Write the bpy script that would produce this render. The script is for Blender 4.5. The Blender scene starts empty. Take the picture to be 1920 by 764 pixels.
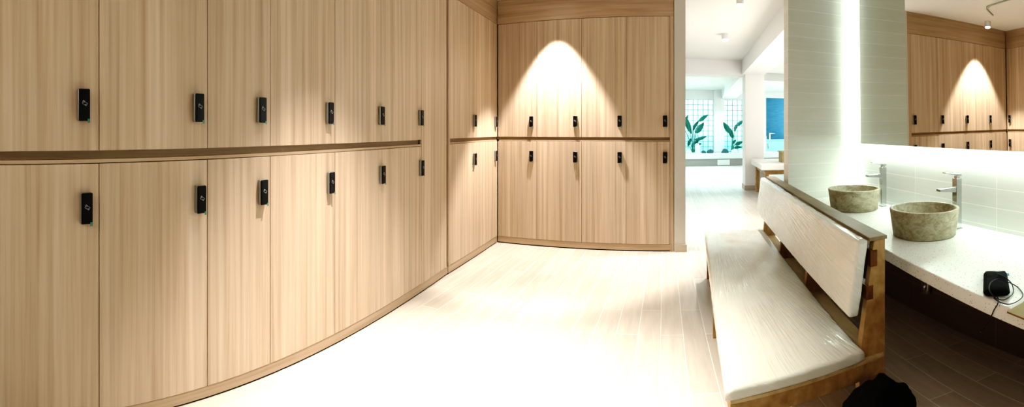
import bpy, bmesh, math, random
from mathutils import Vector, Matrix, noise
random.seed(4)
sc = bpy.context.scene
COL = sc.collection
PI = math.pi
EYE = 1.5                    # camera height

# ------------------------------------------------------------------ survey helpers
def bearing(px): return (px - 1168) / 785.0
def slope(py): return math.tan((244 - py) / 815.0)
def spot_at(px, py, z):      # where the sight line through a photo point meets height z
    d = (z - EYE) / slope(py); a = bearing(px)
    return Vector((d * math.sin(a), d * math.cos(a), z))
def along(px, P0, P1):       # distance along a wall line where a photo column meets it
    a = bearing(px); sx, sy = math.sin(a), math.cos(a)
    dx, dy = P1[0] - P0[0], P1[1] - P0[1]
    L = math.hypot(dx, dy); dx /= L; dy /= L
    # P0 + s*d = t*(sx,sy)
    det = dx * (-sy) - dy * (-sx)
    return ((-P0[0]) * (-sy) - (-P0[1]) * (-sx)) / det

# ------------------------------------------------------------------ node helpers
def new_mat(name):
    m = bpy.data.materials.new(name); m.use_nodes = True
    nt = m.node_tree
    return m, nt, nt.nodes, nt.links, nt.nodes['Principled BSDF']
def setp(b, **k):
    names = dict(col='Base Color', rough='Roughness', metal='Metallic', spec='Specular IOR Level', coat='Coat Weight',
                 coat_r='Coat Roughness', em='Emission Color', es='Emission Strength', trans='Transmission Weight', sss='Subsurface Weight', alpha='Alpha')
    for a, v in k.items():
        if a in ('col', 'em') and len(v) == 3: v = (*v, 1)
        b.inputs[names[a]].default_value = v
def plain(name, col, rough=.5, **k):
    m, nt, N, L, b = new_mat(name); setp(b, col=col, rough=rough, **k); return m
def ramp(N, stops):
    r = N.new('ShaderNodeValToRGB'); e = r.color_ramp.elements
    e[0].position, e[0].color = stops[0][0], (*stops[0][1], 1)
    e[1].position, e[1].color = stops[1][0], (*stops[1][1], 1)
    for p, c in stops[2:]:
        x = e.new(p); x.color = (*c, 1)
    return r
def mapping(N, L, scale=(1, 1, 1), rot=(0, 0, 0), loc=(0, 0, 0), src=None):
    if src is None:
        g = N.new('ShaderNodeNewGeometry'); src = g.outputs['Position']
    mp = N.new('ShaderNodeMapping'); mp.inputs['Scale'].default_value = scale
    mp.inputs['Rotation'].default_value = rot; mp.inputs['Location'].default_value = loc
    L.new(src, mp.inputs['Vector']); return mp.outputs['Vector']
def noise_tex(N, L, vec, scale, detail=4, rough=.55, dist=0):
    n = N.new('ShaderNodeTexNoise'); n.inputs['Scale'].default_value = scale; n.inputs['Detail'].default_value = detail
    n.inputs['Roughness'].default_value = rough; n.inputs['Distortion'].default_value = dist
    L.new(vec, n.inputs['Vector']); return n.outputs['Fac']
def mix(N, L, a, b, fac, mode='MIX'):
    m = N.new('ShaderNodeMix'); m.data_type = 'RGBA'; m.blend_type = mode
    for sock, v in ((m.inputs[0], fac), (m.inputs[6], a), (m.inputs[7], b)):
        if isinstance(v, bpy.types.NodeSocket): L.new(v, sock)
        elif isinstance(v, (int, float)): sock.default_value = v
        else: sock.default_value = (*v, 1)
    return m.outputs[2]
def bump(N, L, h, b, strength=.3, dist=.01):
    n = N.new('ShaderNodeBump'); n.inputs['Strength'].default_value = strength; n.inputs['Distance'].default_value = dist
    L.new(h, n.inputs['Height']); L.new(n.outputs['Normal'], b.inputs['Normal']); return n

def grain(name, dark, mid, light, axis_scale=(26, 26, .55), vary=.10, rough=.5):
    m, nt, N, L, b = new_mat(name)
    g = N.new('ShaderNodeNewGeometry'); oi = N.new('ShaderNodeObjectInfo')
    off = N.new('ShaderNodeVectorMath'); off.operation = 'SCALE'; off.inputs[0].default_value = (3, 5, 7)
    L.new(oi.outputs['Random'], off.inputs['Scale'])
    ad = N.new('ShaderNodeVectorMath'); L.new(g.outputs['Position'], ad.inputs[0]); L.new(off.outputs[0], ad.inputs[1])
    v1 = mapping(N, L, axis_scale, src=ad.outputs[0])
    n1 = noise_tex(N, L, v1, 1.0, 5, .6, .15)
    v2 = mapping(N, L, tuple(s * 5 for s in axis_scale), src=ad.outputs[0])
    n2 = noise_tex(N, L, v2, 1.0, 3, .6)
    v3 = mapping(N, L, tuple(s * .22 for s in axis_scale), src=ad.outputs[0])
    n3 = noise_tex(N, L, v3, 1.0, 2, .5)
    r1 = ramp(N, [(.30, dark), (.70, light), (.5, mid)]); L.new(n1, r1.inputs['Fac'])
    r2 = ramp(N, [(.3, (.92, .91, .90)), (.7, (1, 1, 1))]); L.new(n2, r2.inputs['Fac'])
    r3 = ramp(N, [(.3, (1 - vary,) * 3), (.7, (1 + vary * .4,) * 3)]); L.new(n3, r3.inputs['Fac'])
    c = mix(N, L, r1.outputs[0], r2.outputs[0], .6, 'MULTIPLY'); c = mix(N, L, c, r3.outputs[0], 1.0, 'MULTIPLY')
    L.new(c, b.inputs['Base Color']); setp(b, rough=rough, spec=.35)
    bump(N, L, n2, b, .08, .002)
    return m

M = {}
M['oak'] = grain('pale_oak_laminate', (.46, .330, .228), (.585, .445, .325), (.68, .545, .415), axis_scale=(30, 30, .5), vary=.12)
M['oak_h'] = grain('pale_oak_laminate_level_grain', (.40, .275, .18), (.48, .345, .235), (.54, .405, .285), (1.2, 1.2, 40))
M['oak_rail'] = grain('oak_channel_shade', (.26, .18, .115), (.32, .225, .145), (.37, .265, .175), (1.2, 1.2, 40))  # oak darkened to paint the shadow inside the recessed channel
M['oak_dark'] = plain('oak_edge_shadow', (.16, .09, .045), .7)
M['bench_wood'] = grain('bench_pine', (.33, .20, .09), (.43, .28, .135), (.52, .36, .185), (20, 3, 14), .15, .45)
M['cap_wood'] = grain('dull_brown_board', (.24, .19, .12), (.31, .25, .16), (.38, .31, .21), (10, 2, 10), .2, .5)
M['bench_dark'] = grain('bench_end_grain', (.11, .05, .02), (.16, .075, .03), (.2, .1, .045), (30, 30, 30), .1, .5)
M['board_wood'] = grain('knotty_board', (.44, .32, .17), (.58, .45, .27), (.66, .53, .34), (12, 2, 12), .2, .5)
M['white'] = plain('white_paint', (.86, .85, .82), .6)
M['ceil'] = plain('ceiling_paint', (.86, .84, .80), .8)
M['lobby_white'] = plain('lobby_paint', (.88, .87, .84), .6)
M['black_gloss'] = plain('black_gloss_plastic', (.006, .006, .007), .38, spec=.3)
M['lock_metal'] = plain('lock_side_grey', (.30, .31, .30), .35, metal=.6)
M['icon'] = plain('pale_grey_print', (.42, .42, .42), .5)
M['film'] = plain('teal_film', (.08, .22, .19), .3)
M['black_gap'] = plain('black_gap', (.008, .007, .006), .9)
M['chrome'] = plain('brushed_chrome', (.55, .57, .56), .16, metal=1)
M['dark_chrome'] = plain('dull_chrome', (.45, .42, .40), .2, metal=1)
M['cable'] = plain('black_rubber', (.01, .01, .011), .5)
M['teal_tag'] = plain('teal_tag', (.03, .28, .34), .5)
M['card'] = grain('brown_cardboard', (.40, .33, .18), (.45, .38, .22), (.5, .42, .26), (6, 6, 6), .1, .8)
M['card_edge'] = plain('cardboard_edge', (.22, .10, .035), .9)
M['pipe'] = plain('grey_conduit', (.45, .45, .36), .6)
M['housing'] = plain('lamp_housing_white', (.8, .79, .76), .5)
M['seat_white'] = plain('table_white', (.86, .86, .82), .5)
M['led'] = plain('led_diffuser', (1, 1, 1), .4, em=(.86, 1.0, .90), es=8)
M['led_soft'] = plain('led_strip_light', (1, 1, 1), .4, em=(.84, 1.0, .90), es=24)
M['lamp'] = plain('lamp_diffuser', (1, 1, 1), .4, em=(1, .97, .92), es=12)
M['lamp_white'] = plain('lobby_lamp_diffuser', (1, 1, 1), .4, em=(1, 1, 1), es=8)
M['basecap'] = grain('light_wood_skirting', (.46, .39, .30), (.52, .45, .36), (.58, .5, .41), (4, 4, 20), .1, .5)
M['mirror'] = plain('mirror_glass', (.76, .745, .70), .0, metal=1)
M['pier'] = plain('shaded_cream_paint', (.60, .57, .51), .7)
M['mirror_back'] = plain('mirror_backing', (.6, .62, .6), .5)
M['leaf'] = plain('glossy_leaf', (.0, .115, .085), .35)
M['stem'] = plain('leaf_stem', (.03, .22, .15), .5)
M['rock'] = plain('dark_rock', (.05, .11, .13), .8)
M['pale_rock'] = plain('pale_rock', (.75, .78, .75), .8)
M['ceramic'] = plain('white_ceramic', (.85, .9, .88), .3)
M['mullion'] = plain('cyan_grid', (.04, .36, .40), .4)
M['ledge'] = plain('ledge_white', (.85, .9, .9), .4)
M['stoneface'] = plain('grey_stone_face', (.36, .36, .33), .6)
M['cyan_cab'] = plain('pale_cyan_cabinet', (.45, .92, .92), .3)

def black_fabric():
    m, nt, N, L, b = new_mat('black_fabric')
    n = noise_tex(N, L, mapping(N, L, (1, 1, 1)), 700, 2)
    setp(b, col=(.007, .007, .008), rough=.85, spec=.2); bump(N, L, n, b, .4, .002); return m
M['fabric'] = black_fabric()

def floor_mat():
    m, nt, N, L, b = new_mat('pale_wood_look_floor_planks')
    ang = -math.atan2(1, .1)
    v = mapping(N, L, rot=(0, 0, ang), loc=(.35, .130, 0))
    br = N.new('ShaderNodeTexBrick'); L.new(v, br.inputs['Vector'])
    br.offset = .37; br.offset_frequency = 2
    br.inputs['Scale'].default_value = 1; br.inputs['Brick Width'].default_value = 1.25; br.inputs['Row Height'].default_value = .158
    br.inputs['Mortar Size'].default_value = .0022; br.inputs['Mortar Smooth'].default_value = .1; br.inputs['Bias'].default_value = 0
    br.inputs['Color1'].default_value = (.66, .61, .54, 1); br.inputs['Color2'].default_value = (.58, .53, .46, 1)
    br.inputs['Mortar'].default_value = (.90, .89, .86, 1)
    v2 = mapping(N, L, (2.2, 22, 1), src=v); n = noise_tex(N, L, v2, 1, 5, .6, .3)
    r = ramp(N, [(.3, (.86, .85, .84)), (.7, (1.06, 1.06, 1.06))]); L.new(n, r.inputs['Fac'])
    c = mix(N, L, br.outputs['Color'], r.outputs[0], .8, 'MULTIPLY')
    L.new(c, b.inputs['Base Color']); setp(b, rough=.34, spec=.5)
    bump(N, L, n, b, .03, .002)
    return m
M['floor'] = floor_mat()

def tile_mat(name, along_axis, shift, tint=(.80, .82, .75), pitch=.125, zs=0):
    m, nt, N, L, b = new_mat(name)
    g = N.new('ShaderNodeNewGeometry'); sp = N.new('ShaderNodeSeparateXYZ'); L.new(g.outputs['Position'], sp.inputs[0])
    cb = N.new('ShaderNodeCombineXYZ'); L.new(sp.outputs[along_axis], cb.inputs[0]); L.new(sp.outputs[2], cb.inputs[1])
    v = mapping(N, L, loc=(shift, zs, 0), src=cb.outputs[0])
    br = N.new('ShaderNodeTexBrick'); L.new(v, br.inputs['Vector']); br.offset = 0
    br.inputs['Scale'].default_value = 1; br.inputs['Brick Width'].default_value = .9; br.inputs['Row Height'].default_value = pitch
    br.inputs['Mortar Size'].default_value = .0026; br.inputs['Mortar Smooth'].default_value = .3; br.inputs['Bias'].default_value = 0
    br.inputs['Color1'].default_value = (*tint, 1); br.inputs['Color2'].default_value = (*(x * .95 for x in tint), 1)
    br.inputs['Mortar'].default_value = (*(min(.94, x * 1.6) for x in tint), 1)
    n = noise_tex(N, L, mapping(N, L, (3, 40, 1), src=v), 1, 4, .6)
    r = ramp(N, [(.3, (.965, .965, .96)), (.7, (1.015, 1.015, 1.015))]); L.new(n, r.inputs['Fac'])
    L.new(mix(N, L, br.outputs['Color'], r.outputs[0], 1.0, 'MULTIPLY'), b.inputs['Base Color'])
    setp(b, rough=.32, spec=.5)
    inv = N.new('ShaderNodeMath'); inv.operation = 'SUBTRACT'; inv.inputs[0].default_value = 1; L.new(br.outputs['Fac'], inv.inputs[1])
    bump(N, L, inv.outputs[0], b, .25, .002)
    return m
M['tile_end'] = tile_mat('wall_tiles_end', 0, .3, pitch=.1335, zs=.02)
M['tile_side'] = tile_mat('wall_tiles_side', 1, .08, (.74, .76, .74))

M['shade_tile'] = tile_mat('brown_tiles_darkened_as_shade', 1, .08, (.20, .15, .13), .245)  # brown tile darkened to paint the shade under the counter
def stone_mat():
    m, nt, N, L, b = new_mat('olive_grey_stone')
    v = mapping(N, L, (1, 1, 1.6)); n1 = noise_tex(N, L, v, 14, 8, .7, .8); n2 = noise_tex(N, L, v, 60, 5, .7)
    r = ramp(N, [(.28, (.20, .175, .11)), (.72, (.52, .48, .36)), (.5, (.38, .345, .24))]); L.new(n1, r.inputs['Fac'])
    r2 = ramp(N, [(.3, (.75, .75, .75)), (.65, (1.08, 1.08, 1.08))]); L.new(n2, r2.inputs['Fac'])
    c = mix(N, L, r.outputs[0], r2.outputs[0], .8, 'MULTIPLY')
    n3 = noise_tex(N, L, v, 5, 4, .6, 2.0)
    r3 = ramp(N, [(.488, (1, 1, 1)), (.512, (1, 1, 1)), (.50, (.45, .40, .30))]); L.new(n3, r3.inputs['Fac'])
    L.new(mix(N, L, c, r3.outputs[0], .7, 'MULTIPLY'), b.inputs['Base Color']); setp(b, rough=.5, spec=.4)
    bump(N, L, n2, b, .15, .003); return m
M['stone'] = stone_mat()

def terrazzo():
    m, nt, N, L, b = new_mat('white_speckled_quartz')
    vo = N.new('ShaderNodeTexVoronoi'); vo.inputs['Scale'].default_value = 70; L.new(mapping(N, L), vo.inputs['Vector'])
    r = ramp(N, [(.16, (.28, .20, .14)), (.24, (.80, .79, .75))]); r.color_ramp.interpolation = 'LINEAR'; L.new(vo.outputs['Distance'], r.inputs['Fac'])
    n = noise_tex(N, L, mapping(N, L), 40, 3)
    r2 = ramp(N, [(.40, (1, 1, 1)), (.55, (0, 0, 0))]); L.new(n, r2.inputs['Fac'])
    L.new(mix(N, L, r.outputs[0], (.80, .79, .75), r2.outputs[0]), b.inputs['Base Color']); setp(b, rough=.3, spec=.5); return m
M['quartz'] = terrazzo()

def wrap_mat(name, cen, seedv, col=(.78, .78, .69)):
    # white cushion under tight clear film: folds in the film fan out from one gathering point
    m, nt, N, L, b = new_mat(name)
    g = N.new('ShaderNodeNewGeometry')
    sub = N.new('ShaderNodeVectorMath'); sub.operation = 'SUBTRACT'; L.new(g.outputs['Position'], sub.inputs[0]); sub.inputs[1].default_value = cen
    sp = N.new('ShaderNodeSeparateXYZ'); L.new(sub.outputs[0], sp.inputs[0])
    def mth(op, a, b_=None):
        n = N.new('ShaderNodeMath'); n.operation = op
        for k, v in enumerate((a, b_)):
            if v is None: continue
            if isinstance(v, (int, float)): n.inputs[k].default_value = v
            else: L.new(v, n.inputs[k])
        return n.outputs[0]
    across = mth('ADD', sp.outputs[0], mth('MULTIPLY', sp.outputs[2], 1.3))
    ang = mth('ARCTAN2', across, mth('MULTIPLY', sp.outputs[1], -1.0))
    ln = N.new('ShaderNodeVectorMath'); ln.operation = 'LENGTH'; L.new(sub.outputs[0], ln.inputs[0])
    cb = N.new('ShaderNodeCombineXYZ'); L.new(mth('MULTIPLY', ang, 75.0), cb.inputs[0]); L.new(mth('MULTIPLY', ln.outputs['Value'], .7), cb.inputs[1]); cb.inputs[2].default_value = seedv
    f1 = noise_tex(N, L, cb.outputs[0], 1.6, 3, .55, .1)
    ridge = mth('POWER', mth('SUBTRACT', 1.0, mth('MULTIPLY', mth('ABSOLUTE', mth('SUBTRACT', f1, .5)), 5.0)), 3.0)
    pat = noise_tex(N, L, mapping(N, L, (3, 3, 3), loc=(seedv, 0, 0)), 1, 2)
    rp = ramp(N, [(.42, (.25, .25, .25)), (.62, (1, 1, 1))]); L.new(pat, rp.inputs['Fac'])
    cr = noise_tex(N, L, mapping(N, L, (90, 30, 60)), 1, 3, .6)
    h = mth('ADD', mth('MULTIPLY', ridge, rp.outputs[0]), mth('MULTIPLY', cr, .12))
    rc = ramp(N, [(.1, tuple(c * .955 for c in col)), (.9, col)]); L.new(h, rc.inputs['Fac'])
    L.new(rc.outputs[0], b.inputs['Base Color']); setp(b, rough=.5, spec=.4, coat=1, coat_r=.05)
    bm = N.new('ShaderNodeBump'); bm.inputs['Strength'].default_value = .8; bm.inputs['Distance'].default_value = .006
    L.new(h, bm.inputs['Height']); L.new(bm.outputs['Normal'], b.inputs['Coat Normal'])
    bm2 = N.new('ShaderNodeBump'); bm2.inputs['Strength'].default_value = .25; bm2.inputs['Distance'].default_value = .005
    L.new(h, bm2.inputs['Height']); L.new(bm2.outputs['Normal'], b.inputs['Normal'])
    return m
M['wrap_seat'] = wrap_mat('film_wrapped_seat_cushion', (1.05, 4.6, .46), 0)
M['wrap_back'] = wrap_mat('film_wrapped_back_cushion', (1.45, 4.9, 1.25), 3, (.80, .80, .74))

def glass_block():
    m, nt, N, L, b = new_mat('frosted_glass_painted_daylight')
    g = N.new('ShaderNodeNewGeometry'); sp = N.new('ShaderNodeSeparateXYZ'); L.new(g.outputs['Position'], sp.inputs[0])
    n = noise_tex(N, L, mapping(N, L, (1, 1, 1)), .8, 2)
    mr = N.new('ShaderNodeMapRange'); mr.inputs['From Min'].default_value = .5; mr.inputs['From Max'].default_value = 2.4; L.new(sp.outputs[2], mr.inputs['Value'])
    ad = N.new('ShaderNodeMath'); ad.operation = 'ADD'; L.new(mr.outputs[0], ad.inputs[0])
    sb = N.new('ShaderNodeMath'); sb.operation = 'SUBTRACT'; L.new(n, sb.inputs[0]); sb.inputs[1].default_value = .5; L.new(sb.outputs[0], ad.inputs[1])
    r = ramp(N, [(.0, (.16, .80, .84)), (.6, (.95, 1, 1)), (.3, (.50, .95, .97))]); L.new(ad.outputs[0], r.inputs['Fac'])  # daylight painted into the pane's glow, cyan low fading to white above
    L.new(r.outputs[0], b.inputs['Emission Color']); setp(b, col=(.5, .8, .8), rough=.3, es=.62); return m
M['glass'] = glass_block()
def blue_wall():
    m, nt, N, L, b = new_mat('blue_textured_wall')
    n = noise_tex(N, L, mapping(N, L, (3, 3, 30)), 1, 3)
    r = ramp(N, [(.3, (.06, .24, .40)), (.7, (.10, .33, .50))]); L.new(n, r.inputs['Fac']); L.new(r.outputs[0], b.inputs['Base Color']); setp(b, rough=.7)
    return m
M['blue'] = blue_wall()

# ------------------------------------------------------------------ mesh helpers
def obj(name, bm, mat, parent=None, bevel=0, smooth=False, seg=2, loc=None):
    me = bpy.data.meshes.new(name)
    bmesh.ops.recalc_face_normals(bm, faces=bm.faces[:])
    bm.to_mesh(me); bm.free()
    me.materials.append(M[mat] if isinstance(mat, str) else mat)
    o = bpy.data.objects.new(name, me); COL.objects.link(o)
    if parent is not None: o.parent = parent
    if loc is not None: o.location = loc
    if smooth:
        for p in me.polygons: p.use_smooth = True
    if bevel:
        md = o.modifiers.new('bevel', 'BEVEL'); md.width = bevel; md.segments = seg; md.limit_method = 'ANGLE'; md.angle_limit = .6
        for p in me.polygons: p.use_smooth = True
        wn = o.modifiers.new('wn', 'WEIGHTED_NORMAL'); wn.keep_sharp = True
    return o
def box(bm, x0, x1, y0, y1, z0, z1):
    vs = [bm.verts.new((x, y, z)) for z in (z0, z1) for x, y in ((x0, y0), (x1, y0), (x1, y1), (x0, y1))]
    for f in ((0, 1, 2, 3), (4, 5, 6, 7), (0, 1, 5, 4), (1, 2, 6, 5), (2, 3, 7, 6), (3, 0, 4, 7)):
        bm.faces.new([vs[i] for i in f])
def bx(*a):
    bm = bmesh.new(); box(bm, *a); return bm
def prism(bm, pts, z0, z1):          # pts: xy loop; z0/z1 number or list
    n = len(pts)
    z0 = z0 if isinstance(z0, (list, tuple)) else [z0] * n
    z1 = z1 if isinstance(z1, (list, tuple)) else [z1] * n
    a = [bm.verts.new((p[0], p[1], z0[i])) for i, p in enumerate(pts)]
    b = [bm.verts.new((p[0], p[1], z1[i])) for i, p in enumerate(pts)]
    bm.faces.new(a); bm.faces.new(b)
    for i in range(n): bm.faces.new([a[i], a[(i + 1) % n], b[(i + 1) % n], b[i]])
def pr(pts, z0, z1):
    bm = bmesh.new(); prism(bm, pts, z0, z1); return bm
def lathe(bm, prof, n=48, cx=0, cy=0, cap=True):
    rings = []
    for r, z in prof:
        if r < 1e-6: rings.append([bm.verts.new((cx, cy, z))])
        else: rings.append([bm.verts.new((cx + r * math.cos(2 * PI * k / n), cy + r * math.sin(2 * PI * k / n), z)) for k in range(n)])
    for a, b in zip(rings, rings[1:]):
        for k in range(n):
            k2 = (k + 1) % n
            if len(a) == 1 and len(b) == 1: continue
            if len(a) == 1: bm.faces.new([a[0], b[k2], b[k]])
            elif len(b) == 1: bm.faces.new([a[k], a[k2], b[0]])
            else: bm.faces.new([a[k], a[k2], b[k2], b[k]])
def tube(bm, pts, r, n=8, smooth_steps=0):
    P = [Vector(p) for p in pts]
    if smooth_steps:
        Q = []
        for i in range(len(P) - 1):
            p0, p1, p2, p3 = P[max(i - 1, 0)], P[i], P[i + 1], P[min(i + 2, len(P) - 1)]
            for k in range(smooth_steps):
                t = k / smooth_steps
                Q.append(.5 * ((2 * p1) + (-p0 + p2) * t + (2 * p0 - 5 * p1 + 4 * p2 - p3) * t * t + (-p0 + 3 * p1 - 3 * p2 + p3) * t ** 3))
        Q.append(P[-1]); P = Q
    R = r if isinstance(r, (list, tuple)) else None
    rings = []; up = Vector((0, 0, 1)); prev = None
    for i, p in enumerate(P):
        t = (P[min(i + 1, len(P) - 1)] - P[max(i - 1, 0)]).normalized()
        if prev is None:
            a = t.cross(up)
            if a.length < .05: a = t.cross(Vector((1, 0, 0)))
        else: a = prev - t * prev.dot(t)
        a.normalize(); prev = a; b = t.cross(a)
        rr = (R[0] + (R[1] - R[0]) * i / max(1, len(P) - 1)) if R else r
        rings.append([bm.verts.new(p + (a * math.cos(2 * PI * k / n) + b * math.sin(2 * PI * k / n)) * rr) for k in range(n)])
    for a, b in zip(rings, rings[1:]):
        for k in range(n): bm.faces.new([a[k], a[(k + 1) % n], b[(k + 1) % n], b[k]])
    bm.faces.new(rings[0]); bm.faces.new(rings[-1])
def empty(name, loc=(0, 0, 0), rz=0):
    o = bpy.data.objects.new(name, None); COL.objects.link(o); o.location = loc; o.rotation_euler = (0, 0, rz); o.empty_display_size = .1
    return o
def tag(o, label=None, cat=None, group=None, kind=None):
    if label: o['label'] = label
    if cat: o['category'] = cat
    if group: o['group'] = group
    if kind: o['kind'] = kind
    return o
def struct(name, bm, mat, label=None, cat=None, **k):
    o = obj(name, bm, mat, **k); return tag(o, label, cat, kind='structure')
def copy_tree(o, parent=None):
    c = o.copy(); COL.objects.link(c)
    if parent is not None: c.parent = parent
    for ch in list(o.children): copy_tree(ch, c)
    return c

# ------------------------------------------------------------------ the shell
CZ = 3.24
S = .07                                   # the mirror wall drifts outward by this much per metre
def wall_x(y): return 2.155 + S * (y - 2)
def mir_x(y): return 2.115 + S * (y - 2)
Y_END = 3.70; X_END = 1.542
struct('floor', bx(-4, 12, -3.2, 24, -.1, 0), 'floor', 'pale wood-look plank floor with thin white joints', 'floor')
struct('ceiling', bx(-4, 12, -3.2, 24, CZ, CZ + .1), 'ceil', 'plain white ceiling', 'ceiling')
struct('wall_left', bx(-2.5, -2.36, -3.0, 6.3, 0, CZ), 'white', 'plain wall behind the lockers', 'wall')
struct('wall_rear', bx(-2.5, 3.2, -3.1, -3.0, 0, CZ), 'white', 'plain wall behind the camera', 'wall')
struct('wall_back', pr([(-2.5, 6.1), (.635, 5.78), (.635, 5.9), (-2.5, 6.22)], 0, CZ), 'white', 'wall behind the end bank of lockers', 'wall')
struct('wall_right', pr([(wall_x(-3), -3), (wall_x(-3) + .15, -3), (wall_x(3.9) + .15, 3.9), (wall_x(3.9), 3.9)], 0, CZ), 'tile_side',
       'white tiled wall behind the stone basins', 'wall')
struct('wall_end', bx(X_END, wall_x(Y_END) + .10, Y_END, Y_END + .11, 0, CZ), 'tile_end', 'grey-green tiled partition wall at the end of the counter', 'wall')
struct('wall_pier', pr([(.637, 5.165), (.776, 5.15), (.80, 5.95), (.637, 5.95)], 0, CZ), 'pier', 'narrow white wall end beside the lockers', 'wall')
struct('baseboard_pier', pr([(.645, 5.150), (.790, 5.135), (.815, 5.93), (.777, 5.93), (.777, 5.149), (.645, 5.163)], 0, .092), 'basecap',
       'light skirting around the white wall end', 'baseboard')

# lobby shell, its long axis drifts .18 per metre
def lob(x0, y): return x0 + .18 * (y - 10.2)
YW = 18.6
struct('wall_lobby_left', pr([(.70, 5.95), (.80, 5.95), (1.9, YW), (1.8, YW)], 0, CZ), 'lobby_white', 'long white lobby wall', 'wall')
bm = bmesh.new()
box(bm, 1.8, 2.0, YW, YW + .2, .54, CZ); box(bm, 2.0, 4.08, YW, YW + .2, 2.83, CZ); box(bm, 4.55, 6.35, YW, YW + .2, 2.83, CZ)
box(bm, 1.8, 6.35, YW, YW + .2, 0, .2)
box(bm, 6.35, 6.62, YW, YW + .2, 0, CZ); box(bm, 6.62, 10.5, YW, YW + .2, 2.98, CZ); box(bm, 8.17, 10.5, YW, YW + .2, 0, 2.98)
struct('wall_lobby_back', bm, 'lobby_white', 'white lobby wall around the windows', 'wall')
struct('wall_lobby_right', bx(10.5, 10.6, 4, 23, 0, CZ), 'lobby_white', 'far white lobby wall', 'wall')
struct('wall_lobby_front', bx(2.44, 10.5, 3.82, 3.92, 0, CZ), 'lobby_white', 'white lobby wall behind the basins', 'wall')
struct('pillar', bx(4.08, 4.55, YW - .18, YW + .2, .54, CZ), 'lobby_white', 'white pillar between the two daylit windows', 'pillar')
struct('column', pr([(3.09, 10.28), (3.57, 10.19), (3.67, 10.72), (3.17, 10.81)], 0, CZ), 'lobby_white', 'square white column in the lobby', 'column', bevel=.01)
bm = bmesh.new()
c4 = [(3.09, 10.28), (3.57, 10.19), (3.67, 10.72), (3.17, 10.81)]; cx = sum(p[0] for p in c4) / 4; cy = sum(p[1] for p in c4) / 4
prism(bm, [(cx + (p[0] - cx) * 1.06, cy + (p[1] - cy) * 1.06) for p in c4], 0, .12)
struct('baseboard_column', bm, 'basecap', 'light wood skirting round the lobby column', 'baseboard')
struct('beam', pr([(1.98, 4.12), (2.50, 4.12), (3.55, 10.0), (5.1, YW), (4.45, YW), (3.0, 10.2)], 2.88, CZ), 'lobby_white', 'long white ceiling beam running over the lobby column', 'beam')
struct('beam', bx(1.0, 3.1, 10.35, 10.8, 2.86, CZ), 'lobby_white', 'white cross beam joining the lobby column', 'beam')
struct('beam', bx(3.4, 10.5, 12.4, 12.8, 3.0, CZ), 'lobby_white', 'white cross beam beyond the lobby column', 'beam')
struct('wall_blue', pr([(6.8, 22.2), (9.6, 20.6), (9.7, 20.7), (6.9, 22.3)], 0, CZ), 'blue', 'deep blue textured wall in the far room', 'wall')

# windows: frosted panes with cyan bars
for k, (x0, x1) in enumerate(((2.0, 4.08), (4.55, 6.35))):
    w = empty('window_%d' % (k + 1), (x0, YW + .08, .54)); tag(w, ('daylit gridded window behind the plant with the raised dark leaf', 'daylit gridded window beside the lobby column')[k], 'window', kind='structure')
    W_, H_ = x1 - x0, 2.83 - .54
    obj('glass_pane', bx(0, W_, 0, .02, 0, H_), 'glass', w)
    bm = bmesh.new()
    nx = round(W_ / .235); nz = round(H_ / .24)
    for i in range(nx + 1): box(bm, i * W_ / nx - .009, i * W_ / nx + .009, -.03, .0, 0, H_)
    for i in range(nz + 1): box(bm, 0, W_, -.025, .0, i * H_ / nz - .008, i * H_ / nz + .008)
    obj('window_frame', bm, 'mullion', w)

# ------------------------------------------------------------------ lockers
def lock_mesh_parts(parent, x, z):
    """door lock standing on the door face: metal body, black front, printed card sign, film tab"""
    body = obj('lock', bx(-.027, .027, -.024, 0, -.068, .068), 'lock_metal', parent, bevel=.006, loc=(x, 0, z))
    obj('front_plate', bx(-.0255, .0255, -.032, -.023, -.067, .067), 'black_gloss', body, bevel=.005)
    bm = bmesh.new()
    def strip(pts, w):
        for (a, b_) in zip(pts, pts[1:] + pts[:1]):
            a = Vector(a); b_ = Vector(b_); d = (b_ - a).normalized(); n = Vector((-d.y, d.x)) * w / 2
            q = [a - d * w / 2 + n, b_ + d * w / 2 + n, b_ + d * w / 2 - n, a - d * w / 2 - n]
            bm.faces.new([bm.verts.new((p.x, -.0327, p.y)) for p in q])
    ca, sa = math.cos(-.55), math.sin(-.55)
    def rot(px, pz): return (px * ca - pz * sa, px * sa + pz * ca + .006)
    strip([rot(-.010, -.006), rot(.011, -.006), rot(.011, .006), rot(-.010, .006)], .0014)
    strip([rot(-.012, .001), rot(-.004, .001), rot(-.004, .008), rot(-.012, .008)], .0012)
    strip([rot(.004, -.0035), rot(.008, -.0035), rot(.008, -.0015), rot(.004, -.0015)], .0012)
    obj('card_sign', bm, 'icon', body)
    obj('film_tab', bx(.013, .024, -.0335, -.0325, -.075, -.058), 'film', body)

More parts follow.
